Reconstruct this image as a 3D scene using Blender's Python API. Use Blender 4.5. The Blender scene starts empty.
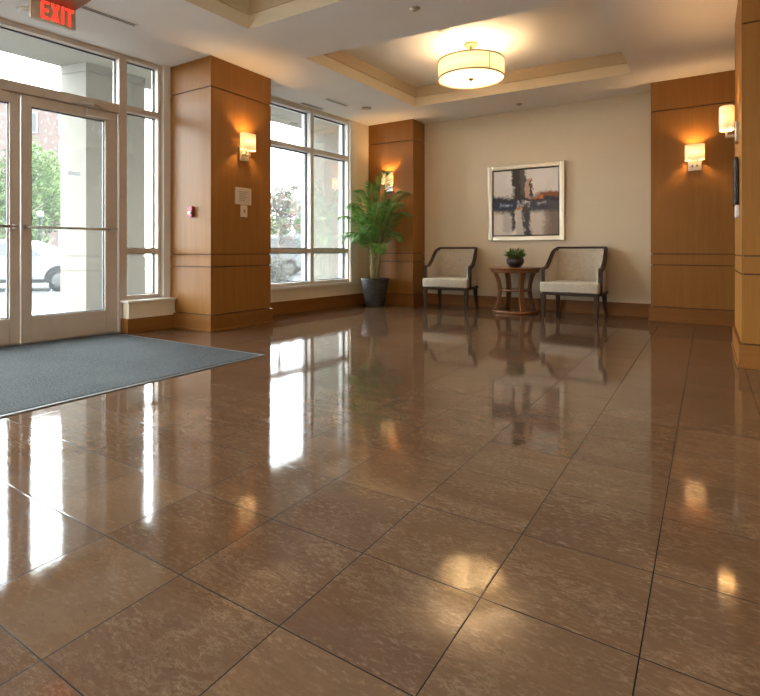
import bpy, math, random
from mathutils import Vector, Matrix, Euler
random.seed(7)
PI = math.pi
SC = bpy.context.scene
COL = SC.collection

# ------------------------------------------------------------------ camera / frame constants
CAM_H = 0.77
YAW = 0.56358
ZC = 2.63                       # ceiling height
LA = math.radians(5)            # the window wall stands 5 degrees off square
LP = (-4.55, 3.0)

def lw(s, n, z=0.0):
    """window-wall frame: s along the wall, n into the room"""
    return Vector((LP[0] + math.sin(LA)*s + math.cos(LA)*n, LP[1] + math.cos(LA)*s - math.sin(LA)*n, z))

# ------------------------------------------------------------------ node helpers
class NT:
    def __init__(self, name):
        self.m = bpy.data.materials.new(name)
        self.m.use_nodes = True
        self.t = self.m.node_tree
        self.t.nodes.clear()
        self.out = self.t.nodes.new('ShaderNodeOutputMaterial')
    def n(self, typ, ins=None, **kw):
        nd = self.t.nodes.new('ShaderNode' + typ)
        for k, v in kw.items():
            setattr(nd, k, v)
        if ins:
            for k, v in ins.items():
                self.set(nd, k, v)
        return nd
    def set(self, nd, k, v):
        s = nd.inputs[k]
        if isinstance(v, bpy.types.NodeSocket):
            self.t.links.new(v, s)
        elif isinstance(v, bpy.types.Node):
            self.t.links.new(v.outputs[0], s)
        else:
            if isinstance(v, (tuple, list)) and len(v) == 3 and s.type == 'RGBA':
                v = (*v, 1)
            s.default_value = v
    def math(self, op, a, b=0.0, clamp=False):
        nd = self.n('Math', operation=op, use_clamp=clamp)
        self.set(nd, 0, a); self.set(nd, 1, b)
        return nd.outputs[0]
    def mix(self, f, a, b, blend='MIX'):
        nd = self.n('Mix', data_type='RGBA', blend_type=blend)
        self.set(nd, 0, f); self.set(nd, 6, a); self.set(nd, 7, b)
        return nd.outputs[2]
    def ramp(self, f, stops, interp='LINEAR'):
        nd = self.n('ValToRGB')
        cr = nd.color_ramp
        cr.interpolation = interp
        while len(cr.elements) < len(stops):
            cr.elements.new(0.5)
        for e, (p, c) in zip(cr.elements, stops):
            e.position = p
            e.color = (c, c, c, 1) if isinstance(c, (int, float)) else (*c, 1)
        self.set(nd, 0, f)
        return nd.outputs[0]
    def coord(self, scale=(1, 1, 1), loc=(0, 0, 0)):
        tc = self.n('TexCoord')
        mp = self.n('Mapping', {'Vector': tc.outputs['Object'], 'Scale': scale, 'Location': loc})
        return mp.outputs[0]
    def noise(self, vec, scale, detail=3, rough=0.5, dist=0.0, color=False):
        nd = self.n('TexNoise', {'Vector': vec, 'Scale': scale, 'Detail': detail, 'Roughness': rough, 'Distortion': dist})
        return nd.outputs[1 if color else 0]
    def bsdf(self, **kw):
        b = self.n('BsdfPrincipled')
        for k, v in kw.items():
            self.set(b, k.replace('_', ' '), v)
        return b
    def bump(self, hgt, strength=0.2, dist=0.01):
        return self.n('Bump', {'Height': hgt, 'Strength': strength, 'Distance': dist}).outputs[0]
    def done(self, sh):
        self.t.links.new(sh.outputs[0] if isinstance(sh, bpy.types.Node) else sh, self.out.inputs[0])
        return self.m

def simple(name, color, rough=0.5, metal=0.0, var=0.06, scale=14, bump=0.0, **kw):
    t = NT(name)
    v = t.coord()
    nz = t.noise(v, scale, 3)
    lo = tuple(c*(1-var) for c in color); hi = tuple(min(1, c*(1+var)) for c in color)
    c = t.ramp(nz, [(0.3, lo), (0.7, hi)])
    b = t.bsdf(Base_Color=c, Roughness=rough, Metallic=metal, **kw)
    if bump:
        t.set(b, 'Normal', t.bump(t.noise(v, scale*6, 2), bump, 0.004))
    return t.done(b)

def wood(name, c0, c1, rough=0.35, axis='z', grain=26, coat=0.15):
    t = NT(name)
    sc = {'z': (grain, grain, 1.3), 'x': (1.3, grain, grain), 'y': (grain, 1.3, grain)}[axis]
    v = t.coord(sc)
    n1 = t.noise(v, 1.0, 5, 0.6, 0.6)
    n2 = t.noise(v, 5.0, 2, 0.5)
    f = t.math('ADD', t.math('MULTIPLY', n1, 0.75), t.math('MULTIPLY', n2, 0.25))
    c = t.ramp(f, [(0.3, c0), (0.68, c1)])
    b = t.bsdf(Base_Color=c, Roughness=rough, Coat_Weight=coat, Coat_Roughness=0.2, Specular_IOR_Level=0.28)
    return t.done(b)

def emit_fabric(name, col, strength, trans=0.6, tcol=None):
    """lamp shade: lit cloth that glows and lets the bulbs through"""
    t = NT(name)
    tr = t.n('BsdfTranslucent', {'Color': tcol or col})
    df = t.n('BsdfDiffuse', {'Color': tcol or col})
    mx = t.n('MixShader', {0: trans})
    t.set(mx, 1, df); t.set(mx, 2, tr)
    em = t.n('Emission', {'Color': col, 'Strength': strength})
    ad = t.n('AddShader'); t.set(ad, 0, mx); t.set(ad, 1, em)
    return t.done(ad)

M = {}
# --- floor tiles
def floor_mat():
    t = NT('polished_stone_tile')
    TS, TT, X0, Y0 = 0.3168, 0.3043, -2.0102, 0.7881
    tc = t.n('TexCoord'); P = tc.outputs['Object']
    sx = t.n('SeparateXYZ', {0: P})
    u = t.math('DIVIDE', t.math('SUBTRACT', sx.outputs[0], X0), TS)
    v = t.math('DIVIDE', t.math('SUBTRACT', sx.outputs[1], Y0), TT)
    fu, fv = t.math('FLOOR', u), t.math('FLOOR', v)
    ru, rv = t.math('FRACT', u), t.math('FRACT', v)
    du = t.math('MULTIPLY', t.math('MINIMUM', ru, t.math('SUBTRACT', 1.0, ru)), TS)
    dv = t.math('MULTIPLY', t.math('MINIMUM', rv, t.math('SUBTRACT', 1.0, rv)), TT)
    d = t.math('MINIMUM', du, dv)
    grout = t.ramp(t.math('DIVIDE', d, 0.01), [(0.11, 1.0), (0.19, 0.0)])
    groove = t.ramp(t.math('DIVIDE', d, 0.01), [(0.1, 0.0), (0.38, 1.0)])
    cell = t.n('CombineXYZ', {0: fu, 1: fv})
    wn = t.n('TexWhiteNoise', {'Vector': cell.outputs[0]}, noise_dimensions='2D')
    rnd, rcol = wn.outputs[0], wn.outputs[1]
    off = t.n('VectorMath', {0: rcol, 1: (40, 40, 40)}, operation='MULTIPLY').outputs[0]
    pv = t.n('VectorMath', {0: P, 1: off}, operation='ADD').outputs[0]
    pst = t.n('Mapping', {'Vector': pv, 'Scale': (1.0, 2.3, 1.0), 'Rotation': (0, 0, 0.25)}).outputs[0]
    base = t.ramp(rnd, [(0.0, (0.1264, 0.06878, 0.03716)), (0.35, (0.1663, 0.09209, 0.04954)), (0.7, (0.143, 0.08104, 0.04728)), (1.0, (0.1996, 0.1154, 0.06193))])
    cloud = t.noise(pst, 5.0, 6, 0.62, 0.8)
    base = t.mix(t.ramp(cloud, [(0.35, 0.0), (0.7, 1.0)]), t.mix(0.35, base, (0.085, 0.05, 0.032), 'MIX'), base)
    ve = t.noise(pst, 9.0, 10, 0.75, 0.5)
    vein = t.ramp(t.math('ABSOLUTE', t.math('SUBTRACT', ve, 0.5)), [(0.0, 1.0), (0.022, 0.0)])
    msk = t.ramp(t.noise(pst, 3.2, 3, 0.5), [(0.47, 0.0), (0.64, 1.0)])
    vein = t.math('MULTIPLY', vein, msk)
    speck = t.math('MULTIPLY', t.ramp(t.noise(pst, 45.0, 5, 0.7), [(0.50, 0.0), (0.68, 1.0)]), t.ramp(t.noise(pst, 6.0, 4, 0.6, 0.5), [(0.40, 0.15), (0.62, 1.0)]))
    col = t.mix(t.math('MULTIPLY', vein, 0.5), base, (0.33, 0.235, 0.15))
    col = t.mix(t.math('MULTIPLY', speck, 0.75), col, (0.27, 0.185, 0.118))
    pit = t.ramp(t.noise(pst, 38.0, 3, 0.6), [(0.28, 1.0), (0.36, 0.0)])
    col = t.mix(t.math('MULTIPLY', pit, 0.35), col, (0.05, 0.03, 0.02))
    col = t.mix(grout, col, (0.014, 0.010, 0.008))
    rough = t.mix(grout, t.ramp(t.noise(pst, 9, 3), [(0.3, 0.03), (0.75, 0.07)]), (0.7, 0.7, 0.7))
    orange = t.noise(P, 60, 2, 0.5)
    fine = t.noise(P, 420, 2, 0.5)
    wav = t.noise(P, 3.0, 1, 0.5)
    hgt = t.math('ADD', t.math('MULTIPLY', groove, 0.00006),
                 t.math('ADD', t.math('MULTIPLY', orange, 0.00007),
                        t.math('ADD', t.math('MULTIPLY', fine, 0.000022), t.math('MULTIPLY', wav, 0.00012))))
    nm = t.bump(hgt, 1.0, 1.0)
    b = t.bsdf(Base_Color=col, Roughness=rough, IOR=1.60, Normal=nm, Specular_IOR_Level=t.math('SUBTRACT', 0.5, t.math('MULTIPLY', grout, 0.44)))
    return t.done(b)
M['floor'] = floor_mat()

M['ceiling'] = simple('ceiling_paint', (0.92, 0.905, 0.89), 0.9, var=0.012, scale=3)
M['lip'] = simple('warm_beige_paint', (0.86, 0.76, 0.59), 0.85, var=0.015, scale=4)
M['lip2'] = simple('tan_moulding_paint', (0.68, 0.56, 0.39), 0.8, var=0.015, scale=4)
M['cream'] = simple('cream_wall_paint', (0.78, 0.68, 0.53), 0.85, var=0.015, scale=4, bump=0.03)
M['trimwhite'] = simple('white_trim_paint', (0.80, 0.77, 0.71), 0.5, var=0.01)
M['sill'] = simple('sill_stone', (0.83, 0.81, 0.76), 0.35, var=0.02)
M['maple'] = wood('honey_maple_veneer', (0.2898, 0.1193, 0.02184), (0.3528, 0.1554, 0.0336), 0.42, coat=0.0)
M['maple_h'] = wood('honey_maple_base', (0.2268, 0.08652, 0.0168), (0.2856, 0.1159, 0.0252), 0.42, 'y', coat=0.0)
M['maple_x'] = wood('honey_maple_base_across', (0.2268, 0.08652, 0.0168), (0.2856, 0.1159, 0.0252), 0.42, 'x', coat=0.0)
M['reveal'] = simple('dark_reveal', (0.10, 0.042, 0.014), 0.6)
M['alu'] = simple('champagne_aluminium', (0.60, 0.51, 0.43), 0.42, 0.15, 0.03)
M['alu_light'] = simple('clear_aluminium', (0.74, 0.72, 0.68), 0.4, 0.15, 0.03)
M['gasket'] = simple('rubber_gasket', (0.03, 0.035, 0.04), 0.6)
M['chrome'] = simple('brushed_nickel', (0.48, 0.44, 0.39), 0.33, 0.95, 0.03)
M['bronze'] = simple('dull_bronze', (0.36, 0.27, 0.16), 0.4, 0.6, 0.03)
M['stucco'] = simple('pale_stucco', (0.12, 0.1104, 0.0904), 0.9, var=0.04, scale=9, bump=0.1)
M['soffit'] = simple('soffit_plaster', (0.148, 0.1344, 0.108), 0.9, var=0.02)
M['concrete'] = simple('pale_pavement', (0.22, 0.22, 0.22), 0.9, var=0.08, scale=1.5, Specular_IOR_Level=0.1)
M['asphalt'] = simple('car_park_paving', (0.04, 0.0408, 0.0424), 0.9, var=0.1, scale=1.2, Specular_IOR_Level=0.1)
M['grassm'] = simple('lawn', (0.048, 0.0544, 0.0192), 0.9, var=0.3, scale=1.5, Specular_IOR_Level=0.1)
M['darkwood'] = wood('espresso_wood', (0.030, 0.014, 0.007), (0.055, 0.027, 0.014), 0.5, 'z', 30, 0.0)
M['walnut'] = wood('walnut_wood', (0.135, 0.052, 0.020), (0.27, 0.115, 0.046), 0.28, 'z', 18, 0.4)
M['walnut_x'] = wood('walnut_wood_flat', (0.17, 0.068, 0.027), (0.29, 0.125, 0.05), 0.25, 'x', 14, 0.4)
M['blackplastic'] = simple('black_plastic', (0.012, 0.012, 0.013), 0.25)
M['whiteplastic'] = simple('white_plastic', (0.78, 0.76, 0.72), 0.4, var=0.01)
M['ivory'] = simple('ivory_plastic', (0.74, 0.63, 0.50), 0.45, var=0.01)
M['paper'] = simple('printed_notice', (0.66, 0.55, 0.43), 0.6, var=0.05, scale=60)
M['redplastic'] = simple('red_plastic', (0.42, 0.045, 0.06), 0.4)
M['soil'] = simple('potting_soil', (0.035, 0.022, 0.014), 0.95, var=0.4, scale=60, bump=0.5)
M['bowl'] = simple('dark_bowl_glaze', (0.045, 0.035, 0.03), 0.35, var=0.3, scale=20)
M['silver'] = simple('champagne_silver_frame', (0.66, 0.585, 0.47), 0.32, 0.75, 0.04)
M['liner'] = simple('dark_frame_liner', (0.03, 0.022, 0.018), 0.5)

def fabric():
    t = NT('woven_oatmeal_fabric')
    v = t.coord()
    n1 = t.noise(v, 160, 2); n2 = t.noise(v, 22, 3)
    c = t.ramp(t.math('ADD', t.math('MULTIPLY', n1, 0.65), t.math('MULTIPLY', n2, 0.35)),
               [(0.3, (0.42, 0.37, 0.30)), (0.68, (0.66, 0.60, 0.50))])
    b = t.bsdf(Base_Color=c, Roughness=0.95, Sheen_Weight=0.3, Normal=t.bump(n1, 0.35, 0.003))
    return t.done(b)
M['fabric'] = fabric()

def matm():
    t = NT('charcoal_loop_carpet')
    v = t.coord()
    n1 = t.noise(v, 95, 4, 0.75); n2 = t.noise(v, 2.0, 2)
    f = t.math('ADD', t.math('MULTIPLY', n1, 0.85), t.math('MULTIPLY', n2, 0.15))
    c = t.ramp(f, [(0.36, (0.0112, 0.0144, 0.0176)), (0.64, (0.108, 0.124, 0.136))])
    b = t.bsdf(Base_Color=c, Roughness=0.95, Normal=t.bump(n1, 0.8, 0.006))
    return t.done(b)
M['mat'] = matm()
M['matedge'] = simple('grey_rubber_edge', (0.16, 0.165, 0.17), 0.5)

def potm():
    t = NT('ribbed_charcoal_planter')
    v = t.coord((1, 1, 1))
    st = t.noise(t.coord((7, 7, 60)), 1.0, 3, 0.6, 0.4)
    c = t.ramp(st, [(0.3, (0.022, 0.021, 0.021)), (0.7, (0.085, 0.082, 0.08))])
    b = t.bsdf(Base_Color=c, Roughness=0.55, Normal=t.bump(st, 0.9, 0.012))
    return t.done(b)
M['pot'] = potm()

def leafm(name, c0, c1, trans=0.3, rough=0.5, sc=3.0):
    t = NT(name)
    n1 = t.noise(t.coord(), sc, 3)
    c = t.ramp(n1, [(0.3, c0), (0.7, c1)])
    b = t.bsdf(Base_Color=c, Roughness=rough)
    tr = t.n('BsdfTranslucent', {'Color': c})
    mx = t.n('MixShader', {0: trans}); t.set(mx, 1, b); t.set(mx, 2, tr)
    return t.done(mx)
M['palm'] = leafm('palm_leaf', (0.035, 0.125, 0.016), (0.20, 0.40, 0.07), 0.25, 0.4, 9)
M['palmstem'] = simple('palm_cane', (0.30, 0.24, 0.10), 0.5, var=0.25, scale=20)
M['succulent'] = leafm('small_plant_leaf', (0.07, 0.15, 0.03), (0.26, 0.38, 0.12), 0.2, 0.4, 30)
M['treeleaf'] = leafm('pale_tree_leaf', (0.024, 0.0496, 0.0112), (0.068, 0.1, 0.0304), 0.3, 0.8, 1.0)
M['hedgeleaf'] = leafm('hedge_leaf', (0.0224, 0.0416, 0.0112), (0.06, 0.08, 0.0272), 0.3, 0.8, 1.0)
M['bushleaf'] = leafm('grey_green_leaf', (0.0208, 0.024, 0.0176), (0.068, 0.072, 0.0576), 0.2, 0.8, 4.0)
M['thinleaf'] = leafm('olive_leaf', (0.028, 0.04, 0.0192), (0.068, 0.072, 0.04), 0.2, 0.8, 4.0)
M['blossom'] = leafm('pink_blossom', (0.08, 0.0176, 0.02), (0.112, 0.04, 0.04), 0.2, 0.8, 4.0)
M['bark'] = simple('bark', (0.06, 0.05, 0.042), 0.9, var=0.2, scale=20)
M['paintedwhite'] = simple('white_outdoor_paint', (0.096, 0.096, 0.096), 0.8, var=0.02, Specular_IOR_Level=0.2)
M['carwhite'] = simple('white_car_paint', (0.068, 0.0696, 0.072), 0.35, var=0.01, Specular_IOR_Level=0.25)
M['carsilver'] = simple('silver_car_paint', (0.0496, 0.0528, 0.056), 0.35, var=0.01, Specular_IOR_Level=0.25)
M['carglass'] = simple('car_window_glass', (0.008, 0.010, 0.011), 0.3, var=0.01, Specular_IOR_Level=0.3)
M['tire'] = simple('tyre_rubber', (0.006, 0.006, 0.0065), 0.8, Specular_IOR_Level=0.1)
M['redlamp'] = simple('tail_lamp_red', (0.45, 0.04, 0.04), 0.25)
M['wheel'] = simple('alloy_wheel', (0.03, 0.031, 0.032), 0.5, 0.0, Specular_IOR_Level=0.2)
M['street'] = simple('dark_post', (0.006, 0.007, 0.007), 0.7, 0.0, Specular_IOR_Level=0.1)

def brick():
    t = NT('pale_red_brick')
    tc = t.n('TexCoord')
    sx = t.n('SeparateXYZ', {0: tc.outputs['Object']})
    cv = t.n('CombineXYZ', {0: t.math('ADD', sx.outputs[0], sx.outputs[1]), 1: sx.outputs[2]})
    b = t.n('TexBrick', {'Vector': cv.outputs[0], 'Color1': (0.042, 0.023, 0.019, 1), 'Color2': (0.05, 0.03, 0.025, 1),
                         'Mortar': (0.045, 0.04, 0.036, 1), 'Scale': 4.0, 'Mortar Size': 0.02})
    return t.done(t.bsdf(Base_Color=b.outputs[0], Roughness=0.9))
M['brick'] = brick()

def glassm(name, wet=0.0, fog=0.03):
    t = NT(name)
    lw_ = t.n('Fresnel', {'IOR': 1.5})
    gl = t.n('BsdfGlossy', {'Color': (1, 1, 1), 'Roughness': 0.01})
    tr = t.n('BsdfTransparent', {'Color': (0.93, 0.96, 0.955)})
    mx = t.n('MixShader', {0: t.math('MULTIPLY', lw_, 0.55)}); t.set(mx, 1, tr); t.set(mx, 2, gl)
    tl = t.n('BsdfTranslucent', {'Color': (0.92, 0.95, 0.95)})
    f = fog
    if wet:
        v = t.coord((1, 1, 0.55))
        dr = t.n('TexVoronoi', {'Vector': v, 'Scale': 34.0, 'Randomness': 1.0})
        drop = t.ramp(dr.outputs['Distance'], [(0.16, 1.0), (0.27, 0.0)])
        msk = t.ramp(t.noise(t.coord((1, 1, 0.35)), 5.5, 3), [(0.48, 0.0), (0.66, 1.0)])
        f = t.math('ADD', t.math('MULTIPLY', t.math('MULTIPLY', drop, msk), wet), fog)
    m2 = t.n('MixShader', {0: f}); t.set(m2, 1, mx); t.set(m2, 2, tl)
    return t.done(m2)
M['glass'] = glassm('window_glass', 0.0, 0.010)
M['wetglass'] = glassm('rain_spotted_glass', 0.16, 0.012)

M['sconce'] = emit_fabric('sconce_shade_linen', (1.0, 0.66, 0.32), 0.05, 0.18, (0.80, 0.74, 0.62))
M['drum'] = emit_fabric('drum_shade_linen', (1.0, 0.74, 0.40), 0.045, 0.4, (0.92, 0.84, 0.70))
M['drumglass'] = emit_fabric('drum_diffuser', (1.0, 0.76, 0.42), 0.05, 0.5, (0.95, 0.85, 0.66))
def emis(name, col, s):
    t = NT(name)
    return t.done(t.n('Emission', {'Color': col, 'Strength': s}))
M['exitred'] = emis('exit_letter_red', (1.0, 0.05, 0.025), 0.22)
M['exitbody'] = simple('exit_sign_taupe', (0.66, 0.53, 0.41), 0.45, 0.0, 0.03)
M['exitplate'] = wood('exit_plate_brown', (0.26, 0.10, 0.045), (0.34, 0.14, 0.06), 0.5, 'x')
M['stickergrey'] = leafm('frosted_grey_sticker', (0.16, 0.16, 0.16), (0.17, 0.17, 0.17), 0.9, 0.7)
M['slotdark'] = simple('dark_slot', (0.015, 0.015, 0.016), 0.7)
M['grey'] = simple('grey_metal', (0.30, 0.29, 0.28), 0.4, 0.5)

def painting():
    t = NT('abstract_oil_painting')
    tc = t.n('TexCoord'); P = tc.outputs['Object']
    nz = t.noise(P, 5.0, 6, 0.65, 0.5, True)
    fine = t.noise(P, 22.0, 5, 0.7)
    w = t.n('VectorMath', {0: nz, 1: (0.5, 0.5, 0.5)}, operation='SUBTRACT').outputs[0]
    w = t.n('VectorMath', {0: w, 1: (0.16, 0.16, 0.16)}, operation='MULTIPLY').outputs[0]
    n2 = t.noise(P, 26.0, 5, 0.7, 0.3, True)
    w2 = t.n('VectorMath', {0: n2, 1: (0.5, 0.5, 0.5)}, operation='SUBTRACT').outputs[0]
    w2 = t.n('VectorMath', {0: w2, 1: (0.11, 0.11, 0.11)}, operation='MULTIPLY').outputs[0]
    w = t.n('VectorMath', {0: w, 1: w2}, operation='ADD').outputs[0]
    q = t.n('VectorMath', {0: P, 1: w}, operation='ADD').outputs[0]
    sx = t.n('SeparateXYZ', {0: q}); x, z = sx.outputs[0], sx.outputs[2]       # -0.45..0.45 each
    def band(v, c, hw, soft):
        d = t.math('ABSOLUTE', t.math('SUBTRACT', v, c))
        return t.ramp(t.math('DIVIDE', d, max(hw+soft, 1e-4)), [(hw/(hw+soft), 1.0), (1.0, 0.0)])
    def box(cx, hx, cz, hz, sx_=0.03, sz_=0.03):
        return t.math('MULTIPLY', band(x, cx, hx, sx_), band(z, cz, hz, sz_))
    def strk(m, lo=0.35, hi=0.6):
        return t.math('MULTIPLY', m, t.ramp(fine, [(lo, 0.0), (hi, 1.0)]))
    c = t.ramp(t.noise(q, 2.2, 4), [(0.3, (0.76, 0.72, 0.70)), (0.7, (0.95, 0.93, 0.92))])
    c = t.mix(box(0.36, 0.10, -0.28, 0.20, 0.06, 0.08), c, (0.26, 0.20, 0.16))           # brown-grey patch lower right
    c = t.mix(t.math('MULTIPLY', box(0.12, 0.12, -0.22, 0.2, 0.1, 0.1), 0.5), c, (0.66, 0.55, 0.46))
    c = t.mix(box(0.01, 0.42, -0.02, 0.07, 0.05, 0.06), c, (0.10, 0.095, 0.11))            # smoky horizontal
    c = t.mix(box(-0.08, 0.065, 0.22, 0.26, 0.03, 0.03), c, (0.055, 0.045, 0.042))         # dark upright, upper
    c = t.mix(t.math('MULTIPLY', box(-0.04, 0.02, 0.27, 0.17, 0.02, 0.05), 0.6), c, (0.18, 0.14, 0.11))
    c = t.mix(box(-0.16, 0.018, -0.19, 0.15, 0.02, 0.03), c, (0.08, 0.08, 0.09))         # lower uprights
    c = t.mix(box(0.02, 0.025, -0.25, 0.2, 0.03, 0.03), c, (0.085, 0.08, 0.085))
    c = t.mix(box(-0.075, 0.03, -0.26, 0.19, 0.02, 0.02), c, (0.66, 0.64, 0.64))
    c = t.mix(t.math('MULTIPLY', box(-0.24, 0.05, -0.25, 0.12, 0.03, 0.05), 0.45), c, (0.25, 0.24, 0.24))
    c = t.mix(box(0.075, 0.01, 0.19, 0.09, 0.012, 0.03), c, (0.05, 0.045, 0.045))          # thin spire
    c = t.mix(box(0.035, 0.018, 0.17, 0.13, 0.02, 0.03), c, (0.60, 0.38, 0.27))
    c = t.mix(box(0.33, 0.12, 0.09, 0.022, 0.10, 0.03), c, (0.34, 0.12, 0.045))            # rust sweep
    c = t.mix(box(0.0, 0.44, 0.035, 0.016, 0.02, 0.02), c, (0.045, 0.04, 0.05))
    c = t.mix(strk(box(-0.26, 0.16, -0.03, 0.035, 0.05, 0.03), 0.25, 0.45), c, (0.035, 0.05, 0.10))
    c = t.mix(strk(box(0.15, 0.14, -0.035, 0.02, 0.05, 0.02)), c, (0.04, 0.055, 0.10))
    c = t.mix(strk(box(-0.27, 0.07, -0.025, 0.010, 0.03, 0.01)), c, (0.50, 0.60, 0.72))
    c = t.mix(strk(box(-0.02, 0.07, -0.02, 0.028, 0.03, 0.02), 0.42, 0.6), c, (0.72, 0.72, 0.76))
    c = t.mix(strk(box(0.23, 0.05, -0.02, 0.010, 0.03, 0.01)), c, (0.55, 0.55, 0.60))
    c = t.mix(strk(box(0.17, 0.07, 0.05, 0.012, 0.03, 0.012), 0.3, 0.5), c, (0.72, 0.27, 0.06))
    c = t.mix(strk(box(-0.07, 0.018, -0.08, 0.013, 0.012, 0.01), 0.25, 0.45), c, (0.70, 0.26, 0.06))
    b = t.bsdf(Base_Color=c, Roughness=0.6, Normal=t.bump(fine, 0.3, 0.003))
    return t.done(b)
M['painting'] = painting()

# ------------------------------------------------------------------ mesh builder
class MB:
    def __init__(self):
        self.v, self.f, self.mi, self.sm = [], [], [], []
    def add(self, vs, fs, mi=0, smooth=False):
        o = len(self.v)
        self.v += [tuple(p) for p in vs]
        self.f += [tuple(i+o for i in q) for q in fs]
        self.mi += [mi]*len(fs); self.sm += [smooth]*len(fs)
        return self
    def box(self, x0, x1, y0, y1, z0, z1, mi=0):
        if x0 > x1: x0, x1 = x1, x0
        if y0 > y1: y0, y1 = y1, y0
        if z0 > z1: z0, z1 = z1, z0
        vs = [(x, y, z) for z in (z0, z1) for x, y in ((x0, y0), (x1, y0), (x1, y1), (x0, y1))]
        return self.add(vs, [(3, 2, 1, 0), (4, 5, 6, 7), (0, 1, 5, 4), (1, 2, 6, 5), (2, 3, 7, 6), (3, 0, 4, 7)], mi)
    def obox(self, c, a, b, d, mi=0):
        """box from centre and three half-axis vectors"""
        c, a, b, d = map(Vector, (c, a, b, d))
        vs = [c+sx*a+sy*b+sz*d for sz in (-1, 1) for sx, sy in ((-1, -1), (1, -1), (1, 1), (-1, 1))]
        return self.add(vs, [(3, 2, 1, 0), (4, 5, 6, 7), (0, 1, 5, 4), (1, 2, 6, 5), (2, 3, 7, 6), (3, 0, 4, 7)], mi)
    def prism(self, poly, z0, z1, mi=0):
        n = len(poly)
        vs = [(x, y, z0) for x, y in poly] + [(x, y, z1) for x, y in poly]
        fs = [tuple(reversed(range(n))), tuple(range(n, 2*n))] + [(i, (i+1) % n, n+(i+1) % n, n+i) for i in range(n)]
        return self.add(vs, fs, mi)
    def lathe(self, prof, seg=32, c=(0, 0, 0), mi=0, sx=1.0, sy=1.0, cap=True, smooth=True):
        vs, fs = [], []
        for r, z in prof:
            for k in range(seg):
                a = 2*PI*k/seg
                vs.append((c[0]+r*math.cos(a)*sx, c[1]+r*math.sin(a)*sy, c[2]+z))
        for i in range(len(prof)-1):
            for k in range(seg):
                k2 = (k+1) % seg
                fs.append((i*seg+k, i*seg+k2, (i+1)*seg+k2, (i+1)*seg+k))
        self.add(vs, fs, mi, smooth)
        if cap:
            o = len(self.v)-len(vs)
            if prof[0][0] > 1e-5:
                self.f.append(tuple(o+k for k in reversed(range(seg)))); self.mi.append(mi); self.sm.append(False)
            if prof[-1][0] > 1e-5:
                self.f.append(tuple(o+(len(prof)-1)*seg+k for k in range(seg))); self.mi.append(mi); self.sm.append(False)
        return self
    def tube(self, pts, r, seg=8, mi=0, cap=True):
        pts = [Vector(p) for p in pts]
        rs = r if isinstance(r, (list, tuple)) else [r]*len(pts)
        t0 = (pts[1]-pts[0]).normalized()
        up = Vector((0, 0, 1)) if abs(t0.z) < 0.9 else Vector((1, 0, 0))
        nrm = t0.cross(up).normalized()
        vs, fs = [], []
        for i, p in enumerate(pts):
            t = (pts[min(i+1, len(pts)-1)]-pts[max(i-1, 0)]).normalized()
            nrm = (nrm-t*nrm.dot(t)).normalized(); bn = t.cross(nrm)
            for k in range(seg):
                a = 2*PI*k/seg
                vs.append(p+(nrm*math.cos(a)+bn*math.sin(a))*rs[i])
        for i in range(len(pts)-1):
            for k in range(seg):
                k2 = (k+1) % seg
                fs.append((i*seg+k, i*seg+k2, (i+1)*seg+k2, (i+1)*seg+k))
        self.add(vs, fs, mi, True)
        o = len(self.v)-len(vs)
        if cap:
            for q in (tuple(o+k for k in reversed(range(seg))), tuple(o+(len(pts)-1)*seg+k for k in range(seg))):
                self.f.append(q); self.mi.append(mi); self.sm.append(False)
        return self
    def bar(self, pts, secs, up=None, mi=0, smooth=False):
        """rectangular section swept along pts; secs = (half a, half b) per point; up = side vector per point"""
        pts = [Vector(p) for p in pts]; n = len(pts)
        if isinstance(secs, tuple): secs = [secs]*n
        vs, fs = [], []
        for i, p in enumerate(pts):
            t = (pts[min(i+1, n-1)]-pts[max(i-1, 0)]).normalized()
            s = Vector(up[i] if isinstance(up, list) else up)
            s = (s-t*s.dot(t)).normalized(); b = t.cross(s)
            a_, b_ = secs[i]
            for q1, q2 in ((-1, -1), (1, -1), (1, 1), (-1, 1)):
                vs.append(p+s*a_*q1+b*b_*q2)
        for i in range(n-1):
            for k in range(4):
                k2 = (k+1) % 4
                fs.append((i*4+k, i*4+k2, (i+1)*4+k2, (i+1)*4+k))
        fs += [(3, 2, 1, 0), (4*n-4, 4*n-3, 4*n-2, 4*n-1)]
        return self.add(vs, fs, mi, smooth)
    def build(self, name, mats, parent=None, loc=None, rz=0.0, bevel=0.0, seg=2, subsurf=0, smooth_all=False):
        me = bpy.data.meshes.new(name)
        me.from_pydata(self.v, [], self.f)
        if not isinstance(mats, (list, tuple)): mats = [mats]
        for m in mats: me.materials.append(M[m])
        for p, mi, sm in zip(me.polygons, self.mi, self.sm):
            p.material_index = mi; p.use_smooth = sm or smooth_all
        me.update()
        o = bpy.data.objects.new(name, me); COL.objects.link(o)
        if parent is not None: o.parent = parent
        if loc is not None: o.location = loc
        if rz: o.rotation_euler = (0, 0, rz)
        if bevel:
            b = o.modifiers.new('edge', 'BEVEL'); b.width = bevel; b.segments = seg; b.limit_method = 'ANGLE'
            b.angle_limit = math.radians(40)
        if subsurf:
            s = o.modifiers.new('sub', 'SUBSURF'); s.levels = subsurf; s.render_levels = subsurf
        return o

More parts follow.
